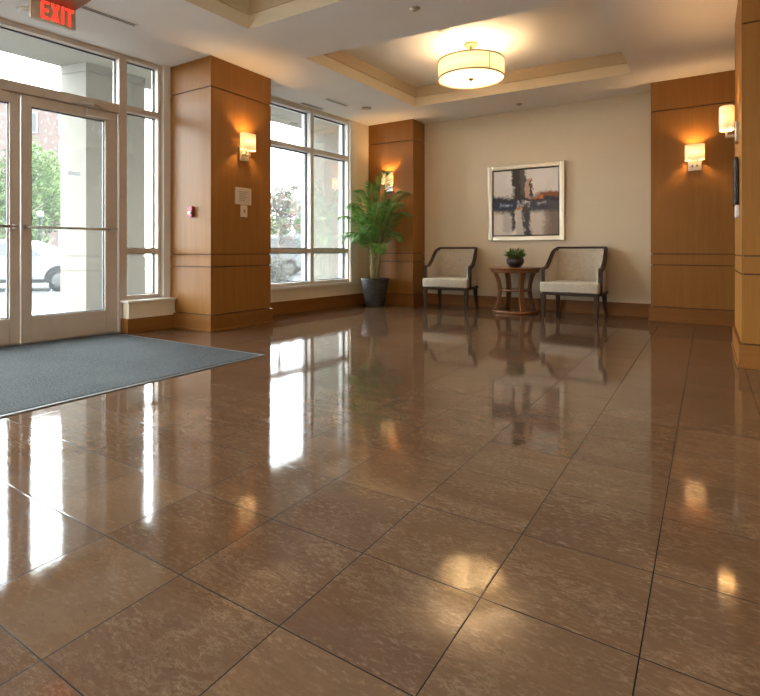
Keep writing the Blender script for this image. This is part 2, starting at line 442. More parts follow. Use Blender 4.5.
def tag(o, label=None, cat=None, group=None, kind=None):
    if label: o['label'] = label
    if cat: o['category'] = cat
    if group: o['group'] = group
    if kind: o['kind'] = kind
    return o
def empty(name, loc, rz=0.0, **kw):
    o = bpy.data.objects.new(name, None); COL.objects.link(o)
    o.location = loc; o.rotation_euler = (0, 0, rz); o.empty_display_size = 0.1
    return tag(o, **kw)
def copy_tree(o, parent=None):
    c = o.copy(); COL.objects.link(c)
    if parent is not None: c.parent = parent
    for ch in list(o.children): copy_tree(ch, c)
    return c

# ================================================================== SETTING
L0 = Vector((LP[0], LP[1], 0))
SFRONT, SBACK = -6.6, 4.0        # extent of the window wall along s
lwall = lambda s, n: tuple(lw(s, n)[:2])

# floor: polygon following the window wall
fl = MB().prism([lwall(-6.6, -0.13), (2.2, -3.2), (2.2, 7.0), lwall(4.1, -0.13)], -0.06, 0.0)
tag(fl.build('floor', 'floor'), 'polished brown stone tile floor of the lobby', 'floor', kind='structure')

# ceiling with two tray openings, each a lip, a set-back and a raised panel
Yb, Yf = 7.0, -3.2
# each tray opening: near-left, near-right, far-right, far-left
TR1 = [(-3.28, 3.84), (-0.69, 4.05), (-0.67, 6.00), (-3.18, 5.89)]
TR2 = [(-3.35, 1.05), (-0.70, 1.05), (-0.69, 3.13), (-3.25, 3.085)]
cm = MB()
def cpoly(poly, z0=ZC, z1=ZC+0.115, side=1):
    n = len(poly)
    vs = [(x, y, z0) for x, y in poly] + [(x, y, z1) for x, y in poly]
    cm.add(vs, [tuple(reversed(range(n))), tuple(range(n, 2*n))], 0)
    cm.add(vs, [(i, (i+1) % n, n+(i+1) % n, n+i) for i in range(n)], side)
wl0, wl1 = lwall(-6.6, -0.24), lwall(4.1, -0.24)
for q in ([wl0, (-3.6, Yf), TR2[0], lwall(-1.94, -0.24)], [lwall(-1.94, -0.24), TR2[0], TR2[3], lwall(0.1, -0.24)],
          [lwall(0.1, -0.24), TR2[3], TR1[0], lwall(0.85, -0.24)], [lwall(0.85, -0.24), TR1[0], TR1[3], lwall(2.9, -0.24)],
          [lwall(2.9, -0.24), TR1[3], (-3.18, Yb), wl1],
          [(-0.7, Yf), (2.2, Yf), (2.2, 1.05), TR2[1]], [TR2[1], (2.2, 1.05), (2.2, 3.1), TR2[2]], [TR2[2], (2.2, 3.1), (2.2, 4.05), TR1[1]],
          [TR1[1], (2.2, 4.05), (2.2, 6.0), TR1[2]], [TR1[2], (2.2, 6.0), (2.2, Yb), (-0.67, Yb)],
          [(-3.6, Yf), (-0.7, Yf), TR2[1], TR2[0]], [TR2[3], TR2[2], TR1[1], TR1[0]], [TR1[3], TR1[2], (-0.67, Yb), (-3.18, Yb)]):
    cpoly(q)
def inset(Q, d):
    cx, cy = sum(p[0] for p in Q)/4, sum(p[1] for p in Q)/4
    return [(x+d*math.copysign(1, cx-x), y+d*math.copysign(1, cy-y)) for x, y in Q]
for Q in (TR1, TR2):
    a, o_ = inset(Q, 0.016), inset(Q, -0.12)
    za, zb = ZC+0.115, 2.872
    for i in range(4):
        j = (i+1) % 4
        cm.prism([a[i], a[j], o_[j], o_[i]], za, zb, 2)
    cm.prism(o_, zb, zb+0.06)
tag(cm.build('ceiling', ['ceiling', 'lip', 'lip2']), 'off-white lobby ceiling with two recessed beige edged trays', 'ceiling', kind='structure')

# back wall, right wall, rear wall
tag(MB().box(-4.5, 2.2, 6.78, 7.0, 0, ZC).build('wall_back', 'cream'), 'cream painted back wall behind the armchairs', 'wall', kind='structure')
tag(MB().box(2.0, 2.2, -3.2, 6.78, 0, ZC).build('wall_right', 'cream'), 'cream side wall right of the lobby', 'wall', kind='structure')
tag(MB().prism([lwall(-6.6, 0.0), lwall(-6.6, -0.2), (2.2, -3.4), (2.2, -3.2)], 0, ZC).build('wall_rear', 'cream'), 'cream rear wall behind the viewer', 'wall', kind='structure')
b = MB().box(-3.47, -0.555, 6.755, 6.78, 0, 0.155).box(-3.47, -0.555, 6.745, 6.78, 0, 0.035)
tag(b.build('baseboard_back', 'maple_x', bevel=0.003), 'honey wood baseboard along the back wall', 'baseboard', kind='structure')

# left (window) wall in its own frame: local x = n, local y = s
def LB(name, mats, mb, **kw):
    o = mb.build(name, mats, loc=L0, rz=-LA, **{k: kw[k] for k in ('bevel',) if k in kw})
    return o
WT = -0.25
w = MB()
w.box(WT, 0, -6.6, -6.0, 0, 3.3); w.box(WT, 0, -2.80, -2.60, 0, 3.3); w.box(WT, 0, -6.0, -2.8, 0, 0.12); w.box(WT, 0, -6.0, -2.8, 2.56, 3.3)   # beyond the entrance
w.box(WT, 0, -0.165, 0.222, 0, 0.285)                 # curb wall under the sidelight
w.box(WT, -0.085, 0.222, 0.34, 0.285, ZC); w.box(WT, 0, 0.222, 0.34, 0, 0.285); w.box(WT, -0.02, 0.34, 1.30, 0, ZC)   # behind the first pillar
w.box(WT, 0, 1.30, 3.085, 0, 0.300)                   # below the window
w.box(WT, 0, 3.085, 4.1, 0, ZC)                       # beside the window
w.box(WT, 0, 1.30, 3.085, 2.620, ZC)                  # head
w.box(WT, -0.03, -2.60, 4.1, ZC+0.02, 3.3)                 # above the ceiling
tag(LB('wall_left', 'cream', w), 'cream window wall on the left of the lobby', 'wall', kind='structure')
b = MB()
b.box(0, 0.02, -0.165, 0.30, 0, 0.135); b.box(-0.13, 0.02, -0.185, -0.165, 0, 0.135)
b.box(0, 0.02, 1.10, 3.40, 0, 0.155)
tag(LB('baseboard_left', 'maple_h', b, bevel=0.003), 'honey wood baseboard along the window wall', 'baseboard', kind='structure')
tag(LB('trim_1', 'sill', MB().box(-0.2, 0.035, -0.19, 0.30, 0.285, 0.305), bevel=0.004), 'white sill under the entrance sidelight', 'sill', kind='structure')
tag(LB('trim_2', 'sill', MB().box(-0.2, 0.035, 1.15, 3.16, 0.300, 0.335), bevel=0.005), 'white sill under the large window', 'sill', kind='structure')
tag(LB('trim_3', 'trimwhite', MB().box(-0.10, -0.07, 0.222, 0.31, 0.305, ZC), bevel=0.003), 'pale trim post between sidelight and pillar', 'trim', kind='structure')
tag(LB('trim_4', 'trimwhite', MB().box(-0.02, 0.010, 3.012, 3.156, 0.335, 2.625), bevel=0.003), 'pale trim board right of the large window', 'trim', kind='structure')

# ---- glazed frames
def pane(mb, n, s0, s1, z0, z1):
    mb.box(n-0.004, n+0.004, s0, s1, z0, z1)
def gask(mb, n, s0, s1, z0, z1, g=0.010):
    for a in ((s0, s0+g, z0, z1), (s1-g, s1, z0, z1), (s0+g, s1-g, z0, z0+g), (s0+g, s1-g, z1-g, z1)):
        mb.box(n-0.014, n+0.014, *a)

# window_1: the large two-bay window between the pillars
W1 = empty('window_1', L0, -LA, label='large aluminium framed window between the two wood pillars', cat='window', kind='structure')
GN = -0.105
fr = MB()
F0, F1 = -0.185, -0.022
for s0, s1 in ((1.12, 1.17), (2.237, 2.298), (2.980, 3.012)):
    fr.box(F0, F1, s0, s1, 0.335, 2.620)
for s0, s1 in ((1.17, 2.237), (2.298, 2.980)):
    for z0, z1 in ((0.335, 0.375), (0.745, 0.800), (2.055, 2.115), (2.575, 2.620)):
        fr.box(F0, F1, s0, s1, z0, z1)
fr.build('window_frame', 'alu_light', W1, bevel=0.003)
ROWS = ((0.375, 0.745), (0.800, 2.055), (2.115, 2.575))
for s0, s1 in ((1.17, 2.237), (2.298, 2.980)):
    for z0, z1 in ROWS:
        p = MB(); pane(p, GN, s0, s1, z0, z1); pz = p.build('pane', 'glass', W1)
        g_ = MB(); gask(g_, GN, s0, s1, z0, z1); g_.build('gasket', 'gasket', pz)

# added_window: unseen glazing added behind the viewer to let in more daylight
W2 = empty('added_window', L0, -LA, label='added tall glazing out of view left of the entrance, for more daylight', cat='window', kind='structure')
fr = MB()
for k in range(4):
    fr.box(F0, F1, -6.0+k*1.047, -5.94+k*1.047, 0.12, 2.56)
for z0, z1 in ((0.12, 0.17), (2.06, 2.12), (2.51, 2.56)): fr.box(F0, F1, -5.94, -2.86, z0, z1)
fr.build('window_frame', 'alu_light', W2, bevel=0.003)
MB().box(GN-0.004, GN+0.004, -5.94, -2.86, 0.17, 2.51).build('pane', 'glass', W2)
# door_1: the storefront entrance (frame, transom, sidelight, two leaves)
D1 = empty('door_1', L0, -LA, label='champagne aluminium double entrance door with transom and sidelight', cat='door', kind='structure')
DN = -0.11                      # room face of the frame
fr = MB()
FB, FF = DN-0.13, DN
TOP = 2.64
DL, DR = -1.775, -0.2           # clear door opening
fr.box(FB, FF, DR, -0.127, 0.0, TOP)              # mullion door | sidelight
fr.box(FB, FF, 0.185, 0.222, 0.305, TOP)          # right jamb
fr.box(FB, FF, DL-0.07, DL, 0.0, TOP)             # left mullion
fr.box(FB, FF, -2.60, -2.55, 0.0, TOP)
fr.box(FB, FF, DL, DR, 2.065, 2.15)               # transom bar
fr.box(FB, FF, DL, DR, 2.585, TOP)                # head
for z0, z1 in ((0.305, 0.345), (0.745, 0.795), (2.100, 2.155), (2.595, TOP)):
    fr.box(FB, FF, -0.127, 0.185, z0, z1)
for z0, z1 in ((0.0, 0.1), (2.100, 2.155), (2.595, TOP)):
    fr.box(FB, FF, -2.55, DL-0.07, z0, z1)
fr.build('door_frame', 'alu', D1, bevel=0.004)
gn = DN-0.085
def gl(s0, s1, z0, z1, mat):
    p = MB(); pane(p, gn, s0, s1, z0, z1); pz = p.build('pane', mat, D1)
    g_ = MB(); gask(g_, gn, s0, s1, z0, z1, 0.008); g_.build('gasket', 'gasket', pz)
gl(DL, DR, 2.15, 2.585, 'glass')
for z0, z1 in ((0.345, 0.745), (0.795, 2.100), (2.155, 2.595)): gl(-0.127, 0.185, z0, z1, 'glass')
for z0, z1 in ((0.1, 2.100), (2.155, 2.595)): gl(-2.55, DL-0.07, z0, z1, 'glass')
MID = -0.995
for s0, s1, hand in ((MID+0.004, DR-0.008, 1), (DL+0.008, MID-0.004, -1)):
    lf = MB()
    n0, n1 = DN-0.075, DN-0.018
    st = 0.075 if hand > 0 else 0.075
    rst = 0.112
    a0, a1 = (s0, s0+st) if hand > 0 else (s0, s0+rst)
    b0, b1 = (s1-rst, s1) if hand > 0 else (s1-st, s1)
    lf.box(n0, n1, a0, a1, 0.012, 2.062); lf.box(n0, n1, b0, b1, 0.012, 2.062)
    lf.box(n0, n1, a1, b0, 0.012, 0.222); lf.box(n0, n1, a1, b0, 1.975, 2.062)
    leaf = lf.build('door_leaf', 'alu', D1, bevel=0.004)
    nn = (n0+n1)/2-0.006
    p = MB(); pane(p, nn, a1, b0, 0.222, 1.975); pz = p.build('glass_pane', 'wetglass', leaf)
    g_ = MB(); gask(g_, nn, a1, b0, 0.222, 1.975, 0.008); g_.build('gasket', 'gasket', leaf)
    pb = MB()
    pb.tube([(n1+0.045, s0+0.03, 0.968), (n1+0.045, s1-0.03, 0.968)], 0.011, 10)
    for s in (s0+0.038, s1-0.038):
        pb.box(n1, n1+0.05, s-0.018, s+0.018, 0.952, 0.984)
    tag(pb.build('push_bar', 'chrome', leaf), 'slim brushed nickel push bar')
    if hand > 0:
        lb = MB().add([(nn+0.006, y, z) for y, z in ((-0.625, 1.44), (-0.525, 1.44), (-0.525, 1.475), (-0.625, 1.475))], [(0, 1, 2, 3)])
        tag(lb.build('sticker', 'stickergrey', leaf), 'small grey sticker on the door glass')
# door closer on the right leaf
dc = MB().box(DN-0.018, DN+0.035, -0.50, -0.27, 1.985, 2.045)
dcl = dc.build('door_closer', 'alu', D1, bevel=0.006)
MB().bar([(DN+0.01, -0.30, 2.05), (DN+0.10, -0.47, 2.068), (DN+0.005, -0.62, 2.085)], (0.012, 0.007), (0, 0, 1)).build('closer_arm', 'chrome', dcl)
MB().box(FB, FF+0.01, DL, DR, 0.0, 0.011).build('threshold', 'chrome', D1)

# ================================================================== PILLARS
GR = 0.012
def pillar(name, x0, x1, y0, y1, label, gz=2.338, group=None):
    """wood clad pillar: core, then panels parted by dark reveals, then base; local origin at its foot"""
    cx, cy = (x0+x1)/2, (y0+y1)/2
    r = empty('wood_pillar', (cx, cy, 0), 0, label=label, cat='pillar', group=group)
    hx, hy = (x1-x0)/2, (y1-y0)/2
    MB().box(-hx+0.012, hx-0.012, -hy+0.012, hy-0.012, 0.0, ZC-0.002).build('core', 'reveal', r)
    for nm, z0, z1 in (('wainscot_panel', 0.162, 0.612), ('band_panel', 0.622, 0.732), ('shaft_panel', 0.742, gz-0.006), ('crown_panel', gz+0.006, ZC-0.001)):
        MB().box(-hx, hx, -hy, hy, z0, z1).build(nm, 'maple', r, bevel=0.002)
    e = 0.016
    MB().box(-hx-e, hx+e, -hy-e, hy+e, 0.0, 0.152).box(-hx-e-0.008, hx+e+0.008, -hy-e-0.008, hy+e+0.008, 0, 0.02).build('base', 'maple_x', r, bevel=0.003)
    return r
pillar('p', -4.62, -3.985, 3.30, 4.10, 'wood panelled pillar between the glass entrance and the large window')
pillar('p', -4.27, -3.50, 6.41, 6.76, 'wood panelled corner pillar behind the potted palm')
pillar('p', -0.53, 1.2, 6.44, 6.76, 'wide wood panelled pilaster right of the armchairs on the back wall', 2.305)
pillar('p', 0.19, 1.2, 4.17, 5.16, 'foreground wood panelled column cut off at the right edge', 2.27)

# ================================================================== SCONCES
def make_sconce():
    r = empty('wall_sconce', (0, 0, 0), 0)
    MB().box(0, 0.018, -0.062, 0.062, 0.0, 0.15).build('backplate', 'chrome', r, bevel=0.003)
    a = MB()
    for s in (-1, 1):
        a.bar([(0.015, 0.022*s, 0.055), (0.072, 0.022*s, 0.055), (0.072, 0.022*s, 0.12)], (0.007, 0.007), (0, 1, 0))
    a.box(0.05, 0.09, -0.035, 0.035, 0.115, 0.122)
    a.build('arm', 'chrome', r)
    seg = 48; vs = []; fs = []
    def se(k, sc):
        t = 2*PI*k/seg
        c, s = math.cos(t), math.sin(t)
        e = 2/2.6
        return (0.070+0.046*sc*math.copysign(abs(c)**e, c), 0.088*sc*math.copysign(abs(s)**e, s))
    sh = MB()
    for k in range(seg):
        for z in (0.108, 0.262):
            x, y = se(k, 1); vs.append((x, y, z))
    for k in range(seg):
        k2 = (k+1) % seg
        fs.append((2*k, 2*k2, 2*k2+1, 2*k+1))
    sh.add(vs, fs, 0, True)
    so = sh.build('shade', 'sconce', r)
    m = so.modifiers.new('thick', 'SOLIDIFY'); m.thickness = 0.003; m.offset = 0
    for z in (0.108, 0.262):
        tr = MB(); vs = []; fs = []
        for k in range(seg):
            for sc, dz in ((1.02, -0.004), (1.02, 0.004), (0.97, 0.004), (0.97, -0.004)):
                x, y = se(k, sc); vs.append((x, y, z+dz))
        for k in range(seg):
            k2 = (k+1) % seg
            for q in range(4):
                q2 = (q+1) % 4
                fs.append((4*k+q, 4*k2+q, 4*k2+q2, 4*k+q2))
        tr.add(vs, fs, 0, True); tr.build('shade_rim', 'drum', so)
    return r
SCON = [((-3.985, 3.705, 1.682), 0, 1.0, 'glowing sconce above the notice on the entrance side pillar'),
        ((-3.882, 6.41, 1.63), -PI/2, 1.0, 'small glowing sconce on the corner pillar above the palm'),
        ((-0.113, 6.44, 1.62), -PI/2, 1.0, 'glowing sconce on the wide pilaster right of the armchairs'),
        ((0.19, 4.62, 1.565), PI, 1.0, 'glowing sconce seen from the side on the foreground column')]
sc0 = make_sconce()
SCONCE_W = 1.6
for i, (loc, rz, k, lab) in enumerate(SCON):
    o = sc0 if i == 0 else copy_tree(sc0)
    o.location = loc; o.rotation_euler = (0, 0, rz)
    tag(o, lab, 'sconce', 'wall sconces on the wood pillars')
    ld = bpy.data.lights.new('sconce_bulb', 'POINT'); ld.energy = SCONCE_W*k; ld.color = (1.0, 0.60, 0.27); ld.shadow_soft_size = 0.025
    lo = bpy.data.objects.new('sconce_bulb', ld); COL.objects.link(lo)
    lo.location = Vector(loc) + Matrix.Rotation(rz, 3, 'Z') @ Vector((0.070, 0, 0.185))

# ================================================================== CEILING LAMP
CL = Vector((-2.03, 4.94, 0))
r = empty('ceiling_lamp', (CL.x, CL.y, 2.872), 0, label='round cream drum ceiling lamp hanging in the tray above the armchairs', cat='ceiling lamp')
MB().lathe([(0.0, 0.0), (0.072, 0.0), (0.072, -0.022), (0.06, -0.03), (0, -0.03)][1:4], 32).build('canopy', 'bronze', r)
MB().tube([(0, 0, -0.02), (0, 0, -0.33)], 0.009, 10).build('stem', 'bronze', r)
RD, Z1, Z0 = 0.33, -0.187, -0.357
sh = MB().lathe([(RD, Z0), (RD, Z1)], 64, cap=False)
so = sh.build('shade', 'drum', r)
m = so.modifiers.new('thick', 'SOLIDIFY'); m.thickness = 0.003; m.offset = 0
for z in (Z0, Z1):
    MB().lathe([(RD-0.004, z-0.006), (RD+0.005, z-0.006), (RD+0.005, z+0.006), (RD-0.004, z+0.006), (RD-0.004, z-0.006)], 64, cap=False).build('rim', 'bronze', so)
for a in (-0.62, 1.6, 3.7):
    MB().obox((RD*math.cos(a), RD*math.sin(a), (Z0+Z1)/2), (0.003*math.cos(a), 0.003*math.sin(a), 0), (-0.003*math.sin(a), 0.003*math.cos(a), 0), (0, 0, (Z1-Z0)/2)).build('seam_strip', 'bronze', so)
MB().lathe([(0.0001, Z0+0.006), (RD-0.006, Z0+0.006)], 64, cap=False).build('diffuser', 'drumglass', r)
MB().lathe([(0.0001, Z0-0.022), (0.012, Z0-0.018), (0.016, Z0-0.010), (0.026, Z0-0.006), (0.028, Z0+0.004), (0.0001, Z0+0.005)], 24, cap=False).build('finial', 'bronze', r)
for a in (0.4, 2.5, 4.6):
    ld = bpy.data.lights.new('lamp_bulb', 'POINT'); ld.energy = 0.85; ld.color = (1.0, 0.70, 0.40); ld.shadow_soft_size = 0.03
    lo = bpy.data.objects.new('lamp_bulb', ld); COL.objects.link(lo)
    lo.location = CL + Vector((0.17*math.cos(a), 0.17*math.sin(a), 2.872-0.27))

# ================================================================== CEILING FITTINGS
def slot(s0, s1, n, label, w_=0.035):
    p = lw((s0+s1)/2, n)
    r = empty('air_diffuser', (p.x, p.y, ZC), -LA, label=label, cat='air vent', group='slot diffusers in the ceiling')
    h = (s1-s0)/2
    f = MB()
    f.box(-w_, -w_+0.014, -h, h, -0.006, 0); f.box(w_-0.014, w_, -h, h, -0.006, 0)
    f.box(-w_, w_, -h-0.014, -h, -0.006, 0); f.box(-w_, w_, h, h+0.014, -0.006, 0)
    f.box(-0.003, 0.003, -h, h, -0.005, 0)
    f.build('frame', 'whiteplastic', r)
    MB().box(-w_+0.014, w_-0.014, -h, h, -0.003, 0).build('slot', 'slotdark', r)
slot(-0.83, -0.42, 0.61, 'dark slot air diffuser in the ceiling right of the exit sign')
slot(1.98, 2.35, 0.08, 'slot air diffuser nearest the large window head')
slot(2.05, 2.43, 0.44, 'slot air diffuser between window and lamp tray')
def puck(x, y, z, prof, mat, label, name, cat, group=None):
    r = empty(name, (x, y, z), 0, label=label, cat=cat, group=group)
    MB().lathe(prof, 28).build('housing', mat, r)
    return r
r = puck(-3.749, 5.604, ZC, [(0.062, 0.0), (0.062, -0.005), (0.048, -0.008)], 'grey', 'round grey recessed downlight in the ceiling by the corner pillar', 'recessed_downlight', 'downlight')
MB().lathe([(0.044, -0.0085), (0.044, -0.0095)], 24).build('lens', 'chrome', r)
SPK = [(0.04, 0.002), (0.04, -0.006), (0.03, -0.009), (0.012, -0.012), (0.012, -0.018), (0.018, -0.020)]
puck(-1.892, 3.496, ZC, SPK, 'chrome', 'small sprinkler head in the beam between the two ceiling trays', 'sprinkler_head', 'sprinkler')
puck(-2.016, 6.482, ZC, SPK, 'chrome', 'small sprinkler head in the ceiling above the painting', 'sprinkler_head', 'sprinkler')
puck(-2.10, 4.43, 2.872, [(0.06, 0.0), (0.06, -0.02), (0.048, -0.034), (0.02, -0.038)], 'whiteplastic', 'white smoke detector on the lamp tray ceiling', 'smoke_detector', 'smoke detector')
puck(-4.446, 1.921, ZC, [(0.06, 0.0), (0.06, -0.018), (0.045, -0.03)], 'whiteplastic', 'small white ceiling detector left of the exit sign', 'ceiling_detector', 'detector')

# ================================================================== EXIT SIGN
p = lw(-0.99, 0.5)
r = empty('exit_sign', (p.x, p.y, ZC), -LA, label='red lit EXIT sign hanging from the ceiling by the entrance', cat='exit sign')
hs, zb = 0.152, -0.163
MB().box(-0.018, 0.018, -hs, hs, zb, -0.012).build('housing', 'exitbody', r, bevel=0.003)
MB().box(-0.03, 0.30, -hs-0.002, hs-0.004, -0.012, 0).build('brown_plate', 'exitplate', r)  # brown plate flat on the ceiling, reaching from the sign into the room
def letter(ch, y0, y1, z0, z1, k=0.021):
    m = MB(); x0, x1 = 0.018, 0.0205
    def st(a, b):
        a, b = Vector(a), Vector(b)
        d = (b-a).normalized(); q = Vector((-d.y, d.x))*k/2
        pts = [a+q, a-q, b-q, b+q]
        vs = [(x1, q_.x, q_.y) for q_ in pts]+[(x0, q_.x, q_.y) for q_ in pts]
        m.add(vs, [(0, 1, 2, 3), (7, 6, 5, 4), (0, 4, 5, 1), (1, 5, 6, 2), (2, 6, 7, 3), (3, 7, 4, 0)])
    yc = (y0+y1)/2; h = k/2
    if ch == 'E':
        st((y0+h, z0), (y0+h, z1)); st((y0+k, z0+h), (y1, z0+h)); st((y0+k, z1-h), (y1, z1-h)); st((y0+k, (z0+z1)/2), (y1-0.008, (z0+z1)/2))
    if ch == 'X':
        st((y0+h, z0), (y1-h, z1)); st((y1-h, z0), (y0+h, z1))
    if ch == 'I':
        st((yc, z0), (yc, z1))
    if ch == 'T':
        st((yc, z0), (yc, z1-k)); st((y0, z1-h), (y1, z1-h))
    m.build('letter', 'exitred', r)
z0, z1 = zb+0.014, -0.018
for ch, a, b_ in (('E', -0.088, -0.030), ('X', -0.022, 0.040), ('I', 0.046, 0.072), ('T', 0.076, 0.136)):
    letter(ch, a, b_, z0, z1)

# ================================================================== PILLAR WALL ITEMS
r = empty('fire_alarm_station', (-4.255, 3.30, 1.10), 0, label='small red fire alarm pull station on the pillar beside the sidelight', cat='fire alarm')
MB().box(-0.031, 0.031, -0.03, 0, 0, 0.105).build('housing', 'redplastic', r, bevel=0.004)
MB().box(-0.02, 0.02, -0.038, -0.03, 0.03, 0.055).build('pull_handle', 'whiteplastic', r, bevel=0.003)
r = empty('notice_board', (-3.985, 3.70, 1.24), 0, label='framed pale notice below the sconce on the entrance side pillar', cat='notice')
MB().box(0, 0.014, -0.105, 0.105, 0, 0.170).build('frame', 'ivory', r, bevel=0.003)
MB().box(0.014, 0.016, -0.085, 0.085, 0.018, 0.152).build('notice_sheet', 'paper', r)
for k in range(6):
    MB().box(0.016, 0.0165, -0.062, 0.050-0.02*(k % 3), 0.124-k*0.017, 0.129-k*0.017).build('text_line', 'grey', r)
r = empty('switch_plate', (-3.985, 3.712, 1.115), 0, label='ivory wall switch plate just under the framed notice', cat='light switch')
MB().box(0, 0.007, -0.045, 0.045, 0, 0.12).build('plate', 'ivory', r, bevel=0.002)
MB().box(0.007, 0.014, -0.009, 0.009, 0.042, 0.078).build('toggle', 'bronze', r, bevel=0.002)
r = empty('wall_monitor', (0.19, 4.58, 1.10), 0, label='slim black wall monitor under the sconce on the foreground column', cat='monitor')
MB().box(-0.006, 0, -0.08, 0.08, 0.06, 0.26).build('mount', 'grey', r)
MB().box(-0.028, -0.006, -0.15, 0.15, 0.0, 0.335).build('screen_panel', 'blackplastic', r, bevel=0.004)
MB().box(-0.030, -0.028, -0.138, 0.138, 0.012, 0.323).build('screen', 'blackplastic', r)
r = empty('card_reader', (0.19, 4.47, 1.005), 0, label='small white card reader below the black monitor on the column', cat='card reader')
MB().box(-0.025, 0, -0.04, 0.04, 0, 0.088).build('housing', 'whiteplastic', r, bevel=0.004)
MB().box(-0.027, -0.025, -0.025, 0.025, 0.045, 0.075).build('display', 'grey', r)

# ================================================================== PAINTING
r = empty('framed_painting', (-2.02, 6.78, 1.408), 0, label='square abstract painting in a champagne frame on the back wall', cat='painting')
H = 0.503; fw = 0.062
f = MB()
for s in (-1, 1):
    f.box(s*(H-fw), s*H, -0.045, 0, -H, H); f.box(-H+fw, H-fw, -0.045, 0, s*(H-fw), s*H)
f.build('frame', 'silver', r, bevel=0.008)
l = MB(); I = H-fw; lw_ = 0.014
for s in (-1, 1):
    l.box(s*(I-lw_), s*I, -0.034, 0, -I, I); l.box(-I+lw_, I-lw_, -0.034, 0, s*(I-lw_), s*I)
l.build('liner', 'liner', r)
MB().box(-I+lw_, I-lw_, -0.028, 0, -I+lw_, I-lw_).build('canvas', 'painting', r)

# ================================================================== ENTRANCE MAT
r = empty('entrance_mat', (-3.70, 1.93, 0), 0, label='charcoal carpet entrance mat in front of the glass doors', cat='mat')
pts = [(-2.785, 1.10), (-2.785, 2.745)] + [tuple(lw(-0.26, -0.085)[:2]), tuple(lw(-1.86, -0.085)[:2])]
pts = [(x+3.70, y-1.93) for x, y in pts]
MB().prism(pts, 0, 0.009).build('pile', 'mat', r)
e = MB()
e.box(0.915, 0.945, -0.86, 0.845, 0, 0.006); e.box(pts[2][0]+0.1, 0.915, 0.815, 0.845, 0, 0.006); e.box(pts[3][0]+0.2, 0.915, -0.86, -0.83, 0, 0.006)
e.build('edge_strip', 'matedge', r, bevel=0.002)

# ================================================================== ARMCHAIRS
def catmull(P, n=8):
    P = [Vector(p) for p in P]; out = []
    Q = [P[0]*2-P[1]] + P + [P[-1]*2-P[-2]]
    for i in range(1, len(Q)-2):
        for k in range(n):
            t = k/n
            a, b, c, d = Q[i-1], Q[i], Q[i+1], Q[i+2]
            out.append(0.5*((2*b)+(c-a)*t+(2*a-5*b+4*c-d)*t*t+(3*b-a-3*c+d)*t**3))
    out.append(P[-1]); return out

